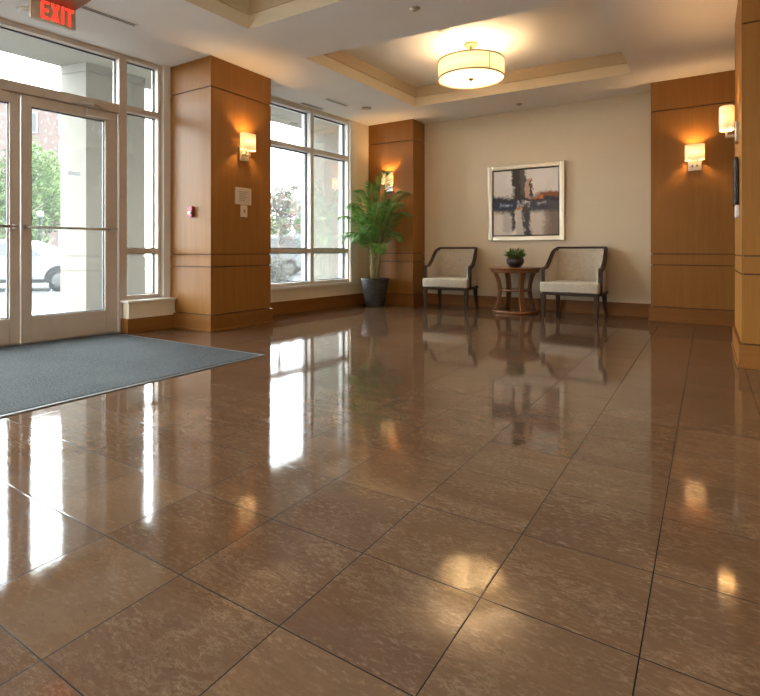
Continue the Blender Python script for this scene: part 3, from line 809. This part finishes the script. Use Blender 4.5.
def make_chair():
    r = empty('armchair', (0, 0, 0), 0)
    W = 0.300
    # seat cushion
    cu = MB().prism([(-0.304, -0.335), (0.304, -0.335), (0.304, -0.228), (0.268, -0.222), (0.268, 0.20), (-0.268, 0.20), (-0.268, -0.222), (-0.304, -0.228)], 0.296, 0.412)
    o = cu.build('seat_cushion', 'fabric', r, bevel=0.030, seg=5, smooth_all=True)
    # apron
    a = MB().box(-0.292, 0.292, -0.310, 0.25, 0.262, 0.297)
    a.build('seat_rail', 'darkwood', r, bevel=0.004)
    # legs
    for s in (-1, 1):
        MB().bar([(0.276*s, -0.290, 0.275), (0.276*s, -0.290, 0.14), (0.270*s, -0.296, 0.0)], [(0.024, 0.024), (0.022, 0.022), (0.014, 0.014)], (1, 0, 0)).build('leg', 'darkwood', r, bevel=0.003)
        MB().bar([(0.255*s, 0.225, 0.275), (0.258*s, 0.235, 0.15), (0.268*s, 0.285, 0.0)], [(0.024, 0.024), (0.021, 0.021), (0.015, 0.015)], (1, 0, 0)).build('leg', 'darkwood', r, bevel=0.003)
    # frame line: post, arm, sweep, top rail (one continuous bent rail, mirrored)
    half = [(-0.297, -0.205, 0.27), (-0.298, -0.207, 0.42), (-0.299, -0.209, 0.545)]
    sweep = catmull([(-0.299, -0.205, 0.560), (-0.299, -0.130, 0.563), (-0.297, -0.055, 0.590), (-0.294, 0.040, 0.660), (-0.284, 0.140, 0.755), (-0.266, 0.225, 0.800)], 6)
    rail = catmull([(-0.252, 0.250, 0.806), (-0.15, 0.285, 0.806), (0, 0.297, 0.806)], 5)
    left = [Vector(p) for p in half] + sweep + rail
    right = [Vector((-p.x, p.y, p.z)) for p in reversed(left[:-1])]
    path = left + right
    n = len(path)
    ups = []
    for p in path:
        k = max(0.0, min(1.0, (p.y-0.10)/0.16))
        ox = 0.0 if abs(p.x) < 0.01 else math.copysign(1, p.x)
        v = Vector((ox*(1-k) + p.x*0.6*k, k, 0)); ups.append(tuple(v.normalized()))
    MB().bar(path, (0.019, 0.019), ups).build('arm_frame', 'darkwood', r, bevel=0.005)
    # upholstered tub back: shell under the frame line
    prof = [p for p in path if p.z > 0.50]
    vs = []; fs = []; NZ = 8
    inner = []; outer = []
    for p, u in [(p, Vector(u)) for p, u in zip(path, ups) if p.z > 0.50]:
        ci, co = [], []
        for k in range(NZ+1):
            t = k/NZ
            z = 0.30 + (p.z-0.008-0.30)*t
            lean = (0.806-0.30)
            # lower part stands further in: the back leans outward
            by = p.y - 0.055*(1-t)*max(0, min(1, (p.y-0.0)/0.25))
            th = 0.030 + 0.012*math.sin(PI*t)
            q = Vector((p.x, by, z))
            ci.append(q - u*th); co.append(q + u*0.006)
        inner.append(ci); outer.append(co)
    mesh = MB(); m_ = len(inner)
    vv = [q for c_ in inner for q in c_] + [q for c_ in outer for q in c_]
    O = m_*(NZ+1)
    for i in range(m_-1):
        for k in range(NZ):
            a0 = i*(NZ+1)+k; a1 = (i+1)*(NZ+1)+k
            fs.append((a0, a0+1, a1+1, a1)); fs.append((O+a0, O+a1, O+a1+1, O+a0+1))
        a0 = i*(NZ+1)+NZ; a1 = (i+1)*(NZ+1)+NZ
        fs.append((a0, O+a0, O+a1, a1))
        a0 = i*(NZ+1); a1 = (i+1)*(NZ+1)
        fs.append((a0, a1, O+a1, O+a0))
    for i in (0, m_-1):
        for k in range(NZ):
            a0 = i*(NZ+1)+k
            q = (a0, O+a0, O+a0+1, a0+1)
            fs.append(q if i == 0 else tuple(reversed(q)))
    mesh.add(vv, fs, 0, True)
    mesh.build('backrest', 'fabric', r)
    return r
ch = make_chair()
ch.location = (-2.915, 6.44, 0); ch.rotation_euler = (0, 0, math.radians(7))
tag(ch, 'beige upholstered armchair with dark wood frame left of the side table', 'armchair', 'armchairs against the back wall')
ch2 = copy_tree(ch)
ch2.scale = (1.06, 1.03, 1.0); ch2.location = (-1.315, 6.41, 0); ch2.rotation_euler = (0, 0, math.radians(-2))
tag(ch2, 'beige upholstered armchair with dark wood frame right of the side table', 'armchair', 'armchairs against the back wall')

# ================================================================== SIDE TABLE
r = empty('side_table', (-2.06, 6.45, 0), 0, label='round walnut side table with curved legs between the armchairs', cat='side table')
MB().lathe([(0.28, 0.500), (0.295, 0.505), (0.30, 0.522), (0.302, 0.540), (0.325, 0.546), (0.327, 0.560), (0.322, 0.566)], 64).build('tabletop', 'walnut_x', r)
MB().lathe([(0.282, 0.0), (0.288, 0.006), (0.288, 0.026), (0.280, 0.034)], 64).build('base', 'walnut_x', r)
MB().lathe([(0.190, 0.268), (0.195, 0.272), (0.195, 0.288), (0.190, 0.292)], 48).build('shelf', 'walnut_x', r)
for a in (math.radians(q) for q in (-50, 40, 130, 220)):
    pr_ = catmull([(0.252, 0.034), (0.222, 0.13), (0.196, 0.27), (0.214, 0.40), (0.258, 0.502)], 5)
    d = Vector((math.cos(a), math.sin(a), 0)); tdir = Vector((-math.sin(a), math.cos(a), 0))
    MB().bar([d*q.x + Vector((0, 0, q.y)) for q in [Vector((p[0], p[1])) for p in pr_]], (0.031, 0.017), tuple(tdir)).build('leg', 'walnut', r, bevel=0.003)

# small potted plant on the table
r = empty('potted_plant', (-2.045, 6.42, 0.566), 0, label='small leafy green plant in a dark round bowl on the side table', cat='potted plant')
MB().lathe([(0.055, 0.0), (0.085, 0.02), (0.108, 0.06), (0.107, 0.095), (0.092, 0.128), (0.084, 0.128), (0.098, 0.095)], 40, cap=False).build('bowl', 'bowl', r)
MB().lathe([(0.0001, 0.118), (0.088, 0.114)], 24, cap=False).build('soil', 'soil', r)
rg = random.Random(3)
lf = MB()
for k in range(170):
    a = rg.uniform(0, 2*PI); el = rg.uniform(0.35, 1.45); L = rg.uniform(0.08, 0.15)
    base = Vector((math.cos(a), math.sin(a), 0))*rg.uniform(0.0, 0.07) + Vector((0, 0, 0.118))
    d = Vector((math.cos(a)*math.cos(el), math.sin(a)*math.cos(el), math.sin(el)))
    s = d.cross(Vector((0, 0, 1))).normalized()*rg.uniform(0.007, 0.012)
    nrm = s.cross(d).normalized()*0.006
    m1 = base+d*L*0.5; tip = base+d*L+Vector((0, 0, -0.012*math.cos(el)))
    lf.add([base-s*0.4, base+s*0.4, m1+s+nrm, tip, m1-s+nrm, m1-nrm], [(0, 1, 2, 5), (5, 2, 3), (0, 5, 4), (4, 5, 3)])
lf.build('foliage', 'succulent', r)

# ================================================================== PALM
r = empty('potted_palm', (-3.925, 6.08, 0), 0, label='tall areca palm in a dark ribbed planter by the corner pillar', cat='potted palm')
prof = [(0.118, 0.0), (0.126, 0.004)]
for k in range(1, 13):
    t = k/13
    prof.append((0.126+0.066*t**0.75, 0.004+0.366*t)); 
prof += [(0.196, 0.372), (0.200, 0.392), (0.188, 0.392), (0.178, 0.36)]
MB().lathe(prof, 48, cap=False).build('planter', 'pot', r)
MB().lathe([(0.118, 0.001), (0.118, 0.0015)], 32).build('planter_foot', 'pot', r)
MB().lathe([(0.0001, 0.362), (0.182, 0.358)], 32, cap=False).build('soil', 'soil', r)
rg = random.Random(11)
stems = []
for k in range(9):
    a = 2*PI*k/9+rg.uniform(-0.3, 0.3); rr = rg.uniform(0.02, 0.075)
    b0 = Vector((rr*math.cos(a), rr*math.sin(a), 0.355)); b1 = Vector((rr*1.35*math.cos(a), rr*1.35*math.sin(a), rg.uniform(0.58, 0.74)))
    MB().tube([b0, (b0+b1)/2+Vector((rg.uniform(-.008, .008), rg.uniform(-.008, .008), 0)), b1], [0.011, 0.0095, 0.008], 8).build('cane', 'palmstem', r)
    stems.append(b1)
def frond(base, az, reach, rise, droop, L_leaf, seed):
    q = random.Random(seed)
    d = Vector((math.cos(az), math.sin(az), 0)); side = Vector((-math.sin(az), math.cos(az), 0))
    P = []
    N_ = 22
    for i in range(N_+1):
        t = i/N_
        P.append(base + d*(reach*(t**1.25)) + Vector((0, 0, rise*(1-(1-t)**1.7) - droop*t**3.0)))
    mb = MB()
    mb.tube(P, [0.0055*(1-0.75*i/N_)+0.001 for i in range(N_+1)], 5)
    for i in range(4, N_+1):
        t = i/N_
        tan = (P[min(i+1, N_)]-P[max(i-1, 0)]).normalized()
        nr = side.cross(tan).normalized()
        env = math.sin(PI*min(1, (t-0.18)/0.82*0.80+0.20))**0.7
        for sgn in (-1, 1):
            for sub in ((0.0, 0.5) if i < N_ else (0.0,)):
                p0 = P[i] + (P[min(i+1, N_)]-P[i])*sub
                ll = L_leaf*1.15*env*q.uniform(0.85, 1.1)
                ang = 0.95-0.55*t + q.uniform(-0.08, 0.08)
                dv = (tan*math.cos(ang)+side*sgn*math.sin(ang)+nr*0.22*q.uniform(0.4, 1.4)).normalized()
                wv = dv.cross(nr).normalized()*0.0076*(0.6+0.5*env)
                m1 = p0+dv*ll*0.45; tip = p0+dv*ll+Vector((0, 0, -0.16*ll-0.02))
                lift = nr*0.003
                mb.add([p0, m1+wv, m1-wv, tip, m1-lift], [(0, 4, 1), (0, 2, 4), (1, 4, 3), (4, 2, 3)], 1)
    return mb
# (azimuth deg, reach, rise, droop, leaflet length): +x right along the back wall, -y into the room
FR = [(212, .40, .80, .10, .21), (228, .56, .72, .16, .22), (245, .60, .60, .26, .21), (196, .22, .95, .03, .20), (262, .48, .84, .14, .22),
      (280, .46, .72, .20, .22), (300, .56, .62, .26, .22), (318, .58, .82, .20, .22), (336, .60, .94, .22, .23), (350, .54, .72, .22, .21),
      (4, .46, 1.02, .12, .22), (20, .30, 1.06, .04, .22), (328, .26, 1.16, .02, .23), (290, .22, 1.08, .03, .21), (250, .26, 1.00, .05, .21),
      (222, .40, .50, .30, .18), (270, .42, .44, .32, .19), (312, .46, .42, .34, .19), (342, .46, .46, .30, .19), (170, .14, .86, .02, .16),
      (237, .44, .88, .10, .22), (352, .20, .80, .04, .18)]
for k, (az, re, ri, dr, ll) in enumerate(FR):
    bs = stems[k % 9]
    mb = frond(Vector((bs.x, bs.y, bs.z-0.02)), math.radians(az), re*1.02, ri*0.99, dr*0.8, ll, 100+k)
    # keep leaf tips off the pillar face (y) and the window wall (x)
    def keep(p):
        x, y, z = p
        y = min(y, 0.30)
        n_ = math.cos(LA)*(x-3.925-LP[0]) - math.sin(LA)*(y+6.08-LP[1])
        if n_ < 0.045: x += (0.045-n_)/math.cos(LA)
        return (x, y, z)
    mb.v = [keep(p) for p in mb.v]
    mb.build('frond', ['palmstem', 'palm'], r)

# ================================================================== OUTSIDE
PZ = -0.03; GZ = -0.35
# porch
g = MB().box(-3.1, WT, -6.6, 7.5, PZ-0.3, PZ)
tag(LB('porch_slab', 'concrete', g), 'pale wet concrete pavement outside the entrance', 'pavement', kind='structure')
tag(LB('porch_soffit', 'soffit', MB().box(-2.39, WT-0.0, -2.7, 4.65, 3.10, 3.4)), 'pale porch soffit above the entrance', 'soffit', kind='structure')
c = MB()
for z0, z1, e in ((PZ, 0.52, 0), (0.52, 0.535, 0.01), (0.535, 0.70, 0), (0.70, 0.715, 0.01), (0.715, 2.98, 0), (2.98, 2.995, 0.01), (2.995, 3.10, 0)):
    c.prism([(-2.38+e, 0.169+e), (-1.95-e, 0.291+e), (-1.95-e, 1.045-e), (-2.38+e, 1.045-e)], z0, z1)
tag(LB('porch_column', 'stucco', c), 'pale stucco porch column outside the right entrance door', 'column')
tag(LB('wall_wing', 'stucco', MB().box(-2.39, WT, 4.65, 5.0, PZ-0.3, 3.6)), 'pale stucco wing wall outside the large window', 'wall', kind='structure')
gr = MB().box(-90, -3.1, -60, 90, GZ-0.1, GZ)
tag(LB('parking_ground', 'asphalt', gr), 'pale wet car park beyond the porch', 'ground', kind='structure')

def px(u, d, z=0):
    """ground position seen in the direction of image column u at camera depth d"""
    Fx, Fy = -math.sin(YAW), math.cos(YAW); Rx, Ry = math.cos(YAW), math.sin(YAW)
    k = (u-380)/518.2*d
    return Vector((d*Fx+k*Rx, d*Fy+k*Ry, z))

def leafcloud(rg, blobs, n, size, squash=1.0):
    mb = MB()
    tot = sum(b[3]**2 for b in blobs)
    for bx, by, bz, br in blobs:
        for k in range(int(n*br*br/tot)):
            while True:
                v = Vector((rg.uniform(-1, 1), rg.uniform(-1, 1), rg.uniform(-1, 1)))
                if 0.25 < v.length < 1: break
            p = Vector((bx, by, bz)) + Vector((v.x, v.y, v.z*squash))*br
            a = Vector((rg.gauss(0, 1), rg.gauss(0, 1), rg.gauss(0, 1))).normalized()
            b_ = a.orthogonal().normalized(); c_ = a.cross(b_)
            s = size*rg.uniform(0.6, 1.3)
            mb.add([p-b_*s, p-c_*s*0.5, p+b_*s, p+c_*s*0.5+a*s*0.2], [(0, 1, 2), (0, 2, 3)])
    return mb
def tree(name, base, h, cr, label, cat, mat, n, size, seed, trunk=0.16, nb=14, zlo=0.3, group=None):
    rg = random.Random(seed)
    r = empty(name, base, 0, label=label, cat=cat, group=group)
    pts = [(0, 0, 0), (0.05, 0.03, h*0.3), (-0.05, 0.0, h*0.62), (0, 0, h*0.9)]
    t = MB().tube(pts, [trunk, trunk*0.8, trunk*0.5, trunk*0.15], 8)
    for k in range(6):
        a = rg.uniform(0, 2*PI); z0 = h*rg.uniform(0.3, 0.6)
        t.tube([(0, 0, z0), (math.cos(a)*cr*0.35, math.sin(a)*cr*0.35, z0+h*0.14), (math.cos(a)*cr*0.75, math.sin(a)*cr*0.75, z0+h*0.24)], [trunk*0.4, trunk*0.25, trunk*0.08], 6)
    t.build('trunk', 'bark', r)
    bl = []
    for k in range(nb):
        a = rg.uniform(0, 2*PI); q = cr*math.sqrt(rg.random())*0.75; z = h*rg.uniform(zlo, 0.95)
        bl.append((q*math.cos(a), q*math.sin(a), z, cr*rg.uniform(0.28, 0.5)))
    leafcloud(rg, bl, n, size).build('crown', mat, r)
    return r
tree('leafy_tree', px(8, 20, GZ), 5.4, 1.8, 'pale green tree behind the white sedan, at the left edge', 'tree', 'treeleaf', 5200, 0.10, 1, zlo=0.22, group='trees beyond the entrance')
tree('leafy_tree', px(47, 25, GZ), 5.7, 1.8, 'pale green tree behind the sedan seen through the right door leaf', 'tree', 'treeleaf', 4600, 0.10, 2, zlo=0.22, group='trees beyond the entrance')

# slender flowering tree outside the large window
rg = random.Random(5)
tb = px(279, 13.5, GZ)
r = empty('flowering_tree', tb, 0, label='slender young tree with pink blossom outside the large window', cat='tree')
t = MB()
tips = []
t.tube([(0, 0, 0), (0.02, 0, 1.0), (-0.02, 0, 1.7)], [0.045, 0.035, 0.028], 8)
for k in range(26):
    z0 = rg.uniform(1.0, 2.6); a = rg.uniform(0, 2*PI); L = rg.uniform(0.45, 0.9)*(1.1-0.18*(z0-1))
    e = Vector((math.cos(a)*L, math.sin(a)*L, z0+rg.uniform(0.25, 0.75)))
    t.tube([(0, 0, z0), Vector((e.x*0.5, e.y*0.5, (z0+e.z)/2+0.05)), e], [0.016, 0.010, 0.004], 5)
    tips += [e, Vector((e.x*0.6, e.y*0.6, z0*0.4+e.z*0.6))]
t.tube([(-0.02, 0, 1.7), (0.02, 0.02, 2.4), (0, 0, 3.3)], [0.028, 0.02, 0.006], 7)
t.build('trunk', 'bark', r)
lv = leafcloud(rg, [(p.x, p.y, p.z, 0.2) for p in tips], 1150, 0.030)
lv.build('foliage', 'thinleaf', r)
bl = leafcloud(rg, [(p.x, p.y, p.z, 0.10) for p in tips if p.z < 2.5][:14], 260, 0.034)
bl.build('blossom', 'blossom', r)

# round grey-green shrub
rg = random.Random(8)
r = empty('round_shrub', px(275, 12.0, GZ), 0, label='rounded grey-green shrub outside the lower pane of the large window', cat='shrub')
leafcloud(rg, [(0, 0, 0.55, 0.42), (0.1, 0, 0.35, 0.35), (-0.1, 0.1, 0.3, 0.35), (0, 0, 0.75, 0.3), (0, 0, 0.2, 0.33)], 5000, 0.028).build('foliage', 'bushleaf', r)
MB().tube([(0, 0, 0), (0, 0, 0.6)], [0.04, 0.02], 7).build('stem', 'bark', r)

# hedge, lawn bank and far trees seen through the large window
bank = empty('grass_bank', px(290, 46, GZ), 0, label='grassy bank beyond the parked van', cat='grass bank')
d_ = Vector((math.cos(YAW), math.sin(YAW), 0)); q_ = Vector((-math.sin(YAW), math.cos(YAW), 0))
MB().add([Vector((0, 0, 0))+d_*a+q_*b_+Vector((0, 0, z)) for a in (-8, 8) for b_, z in ((-6, 0), (4, 2.4), (12, 3.0), (12, 0))],
         [(0, 1, 2, 3), (7, 6, 5, 4), (0, 4, 5, 1), (1, 5, 6, 2), (2, 6, 7, 3), (3, 7, 4, 0)]).build('turf', 'grassm', bank)
for k, (u, d, h, cr) in enumerate(((262, 28, 3.2, 1.1), (284, 32.5, 3.4, 1.2), (304, 29, 2.9, 1.1))):
    tree('hedge_shrub', px(u, d, GZ+0.1), h, cr, ('tall green shrub beyond the van, behind the slender tree', 'green shrub beyond the middle of the van', 'green shrub beyond the right end of the van', 'green shrub beyond the wing wall')[k], 'shrub', 'hedgeleaf', 3000, 0.10, 40+k, trunk=0.07, nb=12, zlo=0.2, group='shrubs beyond the van')
for k, (u, d, h, cr) in enumerate(((276, 60, 6.8, 2.6), (306, 70, 6.6, 2.6))):
    tree('distant_tree', px(u, d, GZ+2), h, cr, ('hazy tree far beyond the van on the left', 'hazy tree far beyond the van on the right')[k], 'tree', 'bushleaf', 2200, 0.2, 60+k, trunk=0.15, zlo=0.4, group='hazy far trees')
# white gate posts
for k, u in enumerate((297, 305)):
    r = MB().box(-0.12, 0.12, -0.12, 0.12, 0, 4.6).box(-0.16, 0.16, -0.16, 0.16, 4.6, 4.75).build('gate_post', 'paintedwhite', loc=px(u, 36.5, GZ))
    tag(r, ('left one of two tall white posts beyond the van', 'right one of two tall white posts beyond the van')[k], 'post', 'white posts beyond the van')

# brick building
bp = px(28, 46, GZ)
r = empty('brick_building', bp, YAW+0.35, label='pale brick building far beyond the entrance doors', cat='building')
MB().box(-5, 5, 0, 8, 0, 14.5).build('wall', 'brick', r)
MB().box(-5.3, 5.3, -0.3, 8.3, 14.5, 15.0).build('cornice', 'soffit', r)
for k in range(-1, 2):
    for z in (1.5, 5.2, 8.9, 11.6):
        wv = MB().box(k*3.1-0.75, k*3.1+0.75, -0.08, 0.05, z, z+1.9).build('window', 'paintedwhite', r)
        MB().box(k*3.1-0.62, k*3.1+0.62, -0.10, -0.08, z+0.12, z+1.78).build('pane', 'carglass', wv)

# street lamp
r = empty('street_lamp', px(40, 19, GZ), 0, label='grey street lamp with white head behind the white sedan', cat='street lamp')
MB().tube([(0, 0, 0), (0, 0, 2.35)], [0.06, 0.05], 10).build('pole', 'street', r)
MB().lathe([(0.05, 2.33), (0.12, 2.40), (0.11, 2.56), (0.03, 2.60)], 16).build('lamp_head', 'paintedwhite', r)

# cars
def car(name, loc, rz, prof, roof0, roof1, width, axles, wr, paint, glasspolys, label, cat, lamp=True):
    """side profile loft: prof = (x, z) outline of the body side, top narrower above the belt line"""
    r = empty(name, loc, rz, label=label, cat=cat)
    hw = width/2; belt = roof0
    secs = []
    mb = MB()
    ys = [-1, -0.92, 0.92, 1]
    n = len(prof)
    vs = []
    for sgn, ins in ((-1, 0.0), (-1, 0.05), (1, 0.05), (1, 0.0)):
        for x, z in prof:
            tum = 0.0 if z <= belt else (z-belt)/(roof1-belt)*0.22
            k = hw - tum - (0.0 if ins else 0.0)
            if ins: x2 = x; z2 = z
            vs.append((x if not ins else x, sgn*(k-ins), z + (0.012 if ins and z > belt else 0.0)))
    fs = []
    for a in range(3):
        for i in range(n):
            j = (i+1) % n
            fs.append((a*n+i, a*n+j, (a+1)*n+j, (a+1)*n+i))
    fs.append(tuple(reversed(range(n)))); fs.append(tuple(3*n+i for i in range(n)))
    mb.add(vs, fs)
    body = mb.build('body', paint, r, bevel=0.03, seg=2)
    for sgn in (-1, 1):
        MB().box(prof[0][0]+0.3, -prof[0][0]-0.3, sgn*(hw-0.02), sgn*(hw+0.004), 0.24, 0.34).build('sill_strip', 'tire', r)
    for poly in glasspolys:
        for sgn in (-1, 1):
            def P_(x, z, o):
                tum = 0.0 if z <= belt else (z-belt)/(roof1-belt)*0.22
                return (x, sgn*(hw-tum+o), z)
            m = len(poly)
            vv = [P_(x, z, 0.008) for x, z in poly] + [P_(x, z, -0.02) for x, z in poly]
            ff = [tuple(range(m)), tuple(reversed(range(m, 2*m)))] + [(i, m+i, m+(i+1) % m, (i+1) % m) for i in range(m)]
            MB().add(vv, ff).build('side_window', 'carglass', r)
    for ax in axles:
        for sgn in (-1, 1):
            wb = MB()
            prf = [(wr*0.62, -0.10), (wr, -0.09), (wr, 0.09), (wr*0.62, 0.10)]
            vv = []; ff = []; sg = 28
            for rr, yy in prf:
                for k in range(sg):
                    a = 2*PI*k/sg
                    vv.append((ax+rr*math.cos(a), sgn*(hw-0.06)+yy, wr+rr*math.sin(a)))
            for i in range(3):
                for k in range(sg):
                    k2 = (k+1) % sg; ff.append((i*sg+k, i*sg+k2, (i+1)*sg+k2, (i+1)*sg+k))
            wb.add(vv, ff, 0, True)
            wo = wb.build('wheel', 'tire', r)
            ar = MB(); ra = wr+0.07
            arc = [(ax+ra*math.cos(PI*k/16), max(0.25, wr+ra*math.sin(PI*k/16))) for k in range(17)]
            arc = [(ax+ra, 0.25)] + arc + [(ax-ra, 0.25)]
            m = len(arc)
            vv = [(x, sgn*(hw+0.006), z) for x, z in arc] + [(x, sgn*(hw-0.05), z) for x, z in arc]
            ar.add(vv, [tuple(range(m)), tuple(reversed(range(m, 2*m)))] + [(i, m+i, m+(i+1) % m, (i+1) % m) for i in range(m)])
            ar.build('wheel_arch', 'tire', r)
            vv = []; ff = []
            for rr, yy in ((wr*0.63, 0.07), (wr*0.5, 0.085), (wr*0.15, 0.09), (0.001, 0.09)):
                for k in range(sg):
                    a = 2*PI*k/sg
                    vv.append((ax+rr*math.cos(a), sgn*(hw-0.055+yy), wr+rr*math.sin(a)))
            for i in range(3):
                for k in range(sg):
                    k2 = (k+1) % sg; ff.append((i*sg+k, i*sg+k2, (i+1)*sg+k2, (i+1)*sg+k))
            MB().add(vv, ff, 0, True).build('hub', 'wheel', wo)
    return r
sed = [(-2.3, 0.30), (-2.34, 0.55), (-2.28, 0.88), (-1.75, 0.98), (-1.05, 1.36), (-0.45, 1.44), (0.25, 1.42), (0.85, 1.18), (1.15, 1.00), (1.95, 0.88), (2.28, 0.68), (2.32, 0.35), (2.2, 0.24), (-2.2, 0.24)]
gp = [[(-1.55, 0.98), (-1.0, 1.31), (-0.35, 1.37), (-0.35, 0.98)], [(-0.28, 0.98), (-0.28, 1.37), (0.22, 1.35), (0.80, 1.10), (0.95, 0.98)]]
cp = px(19, 15.0, GZ)
rzc = YAW + math.radians(12)
car('sedan_car', cp, rzc, sed, 0.97, 1.44, 1.78, (-1.40, 1.38), 0.32, 'carwhite', gp, 'white sedan parked outside the glass doors', 'car')
van = [(-2.4, 0.35), (-2.42, 0.9), (-2.35, 1.05), (-1.55, 1.2), (-0.75, 1.78), (0.0, 1.86), (1.9, 1.84), (2.2, 1.72), (2.38, 1.1), (2.42, 0.5), (2.35, 0.3), (-2.3, 0.28)]
gv = [[(-1.2, 1.15), (-0.65, 1.66), (-0.1, 1.72), (-0.1, 1.13)], [(0.0, 1.13), (0.0, 1.72), (0.95, 1.72), (0.95, 1.13)], [(1.05, 1.13), (1.05, 1.72), (1.85, 1.68), (2.1, 1.15)]]
vp = px(261, 24.5, GZ)
v_ = car('parked_van', vp, YAW+math.radians(4), van, 1.08, 1.86, 1.85, (-1.5, 1.45), 0.34, 'carsilver', gv, 'silver van parked beyond the large window', 'van')
MB().box(-2.45, 2.45, -0.95, 0.95, 0.42, 0.58).build('bumper', 'carwhite', v_)

# ================================================================== WORLD
wd = bpy.data.worlds.new('overcast_sky'); SC.world = wd; wd.use_nodes = True
nt = wd.node_tree; nt.nodes.clear()
bg = nt.nodes.new('ShaderNodeBackground'); ow = nt.nodes.new('ShaderNodeOutputWorld')
bg.inputs[0].default_value = (0.93, 0.97, 1.0, 1); bg.inputs[1].default_value = 3.6
nt.links.new(bg.outputs[0], ow.inputs[0])

def portal(s0, s1, z0, z1, n):
    ld = bpy.data.lights.new('daylight_portal', 'AREA'); ld.shape = 'RECTANGLE'; ld.size = s1-s0; ld.size_y = z1-z0
    ld.cycles.is_portal = True
    o = bpy.data.objects.new('daylight_portal', ld); COL.objects.link(o)
    p = lw((s0+s1)/2, n, (z0+z1)/2); o.location = p
    d = lw(0, 1)-lw(0, 0)
    o.rotation_euler = Vector(d).to_track_quat('-Z', 'Y').to_euler()
portal(1.15, 3.0, 0.33, 2.62, -0.27)
portal(-2.6, 0.222, 0.0, 2.64, -0.27)
portal(-6.0, -2.8, 0.12, 2.56, -0.27)

# ================================================================== CAMERA
cd = bpy.data.cameras.new('camera'); cam = bpy.data.objects.new('camera', cd); COL.objects.link(cam)
cd.sensor_fit = 'HORIZONTAL'; cd.sensor_width = 36.0
cd.lens = 518.2/760*36.0
cam.location = (0, 0, CAM_H); cam.rotation_euler = (PI/2, 0, YAW)
cd.shift_y = -(348-251)/760
cd.clip_start = 0.02; cd.clip_end = 300
SC.camera = cam

vs_ = SC.view_settings
vs_.view_transform = 'Standard'; vs_.look = 'None'; vs_.gamma = 1.0; vs_.exposure = 2.9
vs_.use_curve_mapping = False
cy = SC.cycles
cy.max_bounces = 10; cy.diffuse_bounces = 6; cy.glossy_bounces = 5; cy.transmission_bounces = 6; cy.transparent_max_bounces = 16
cy.caustics_reflective = False; cy.caustics_refractive = False
cy.sample_clamp_indirect = 6.0
cy.use_denoising = True
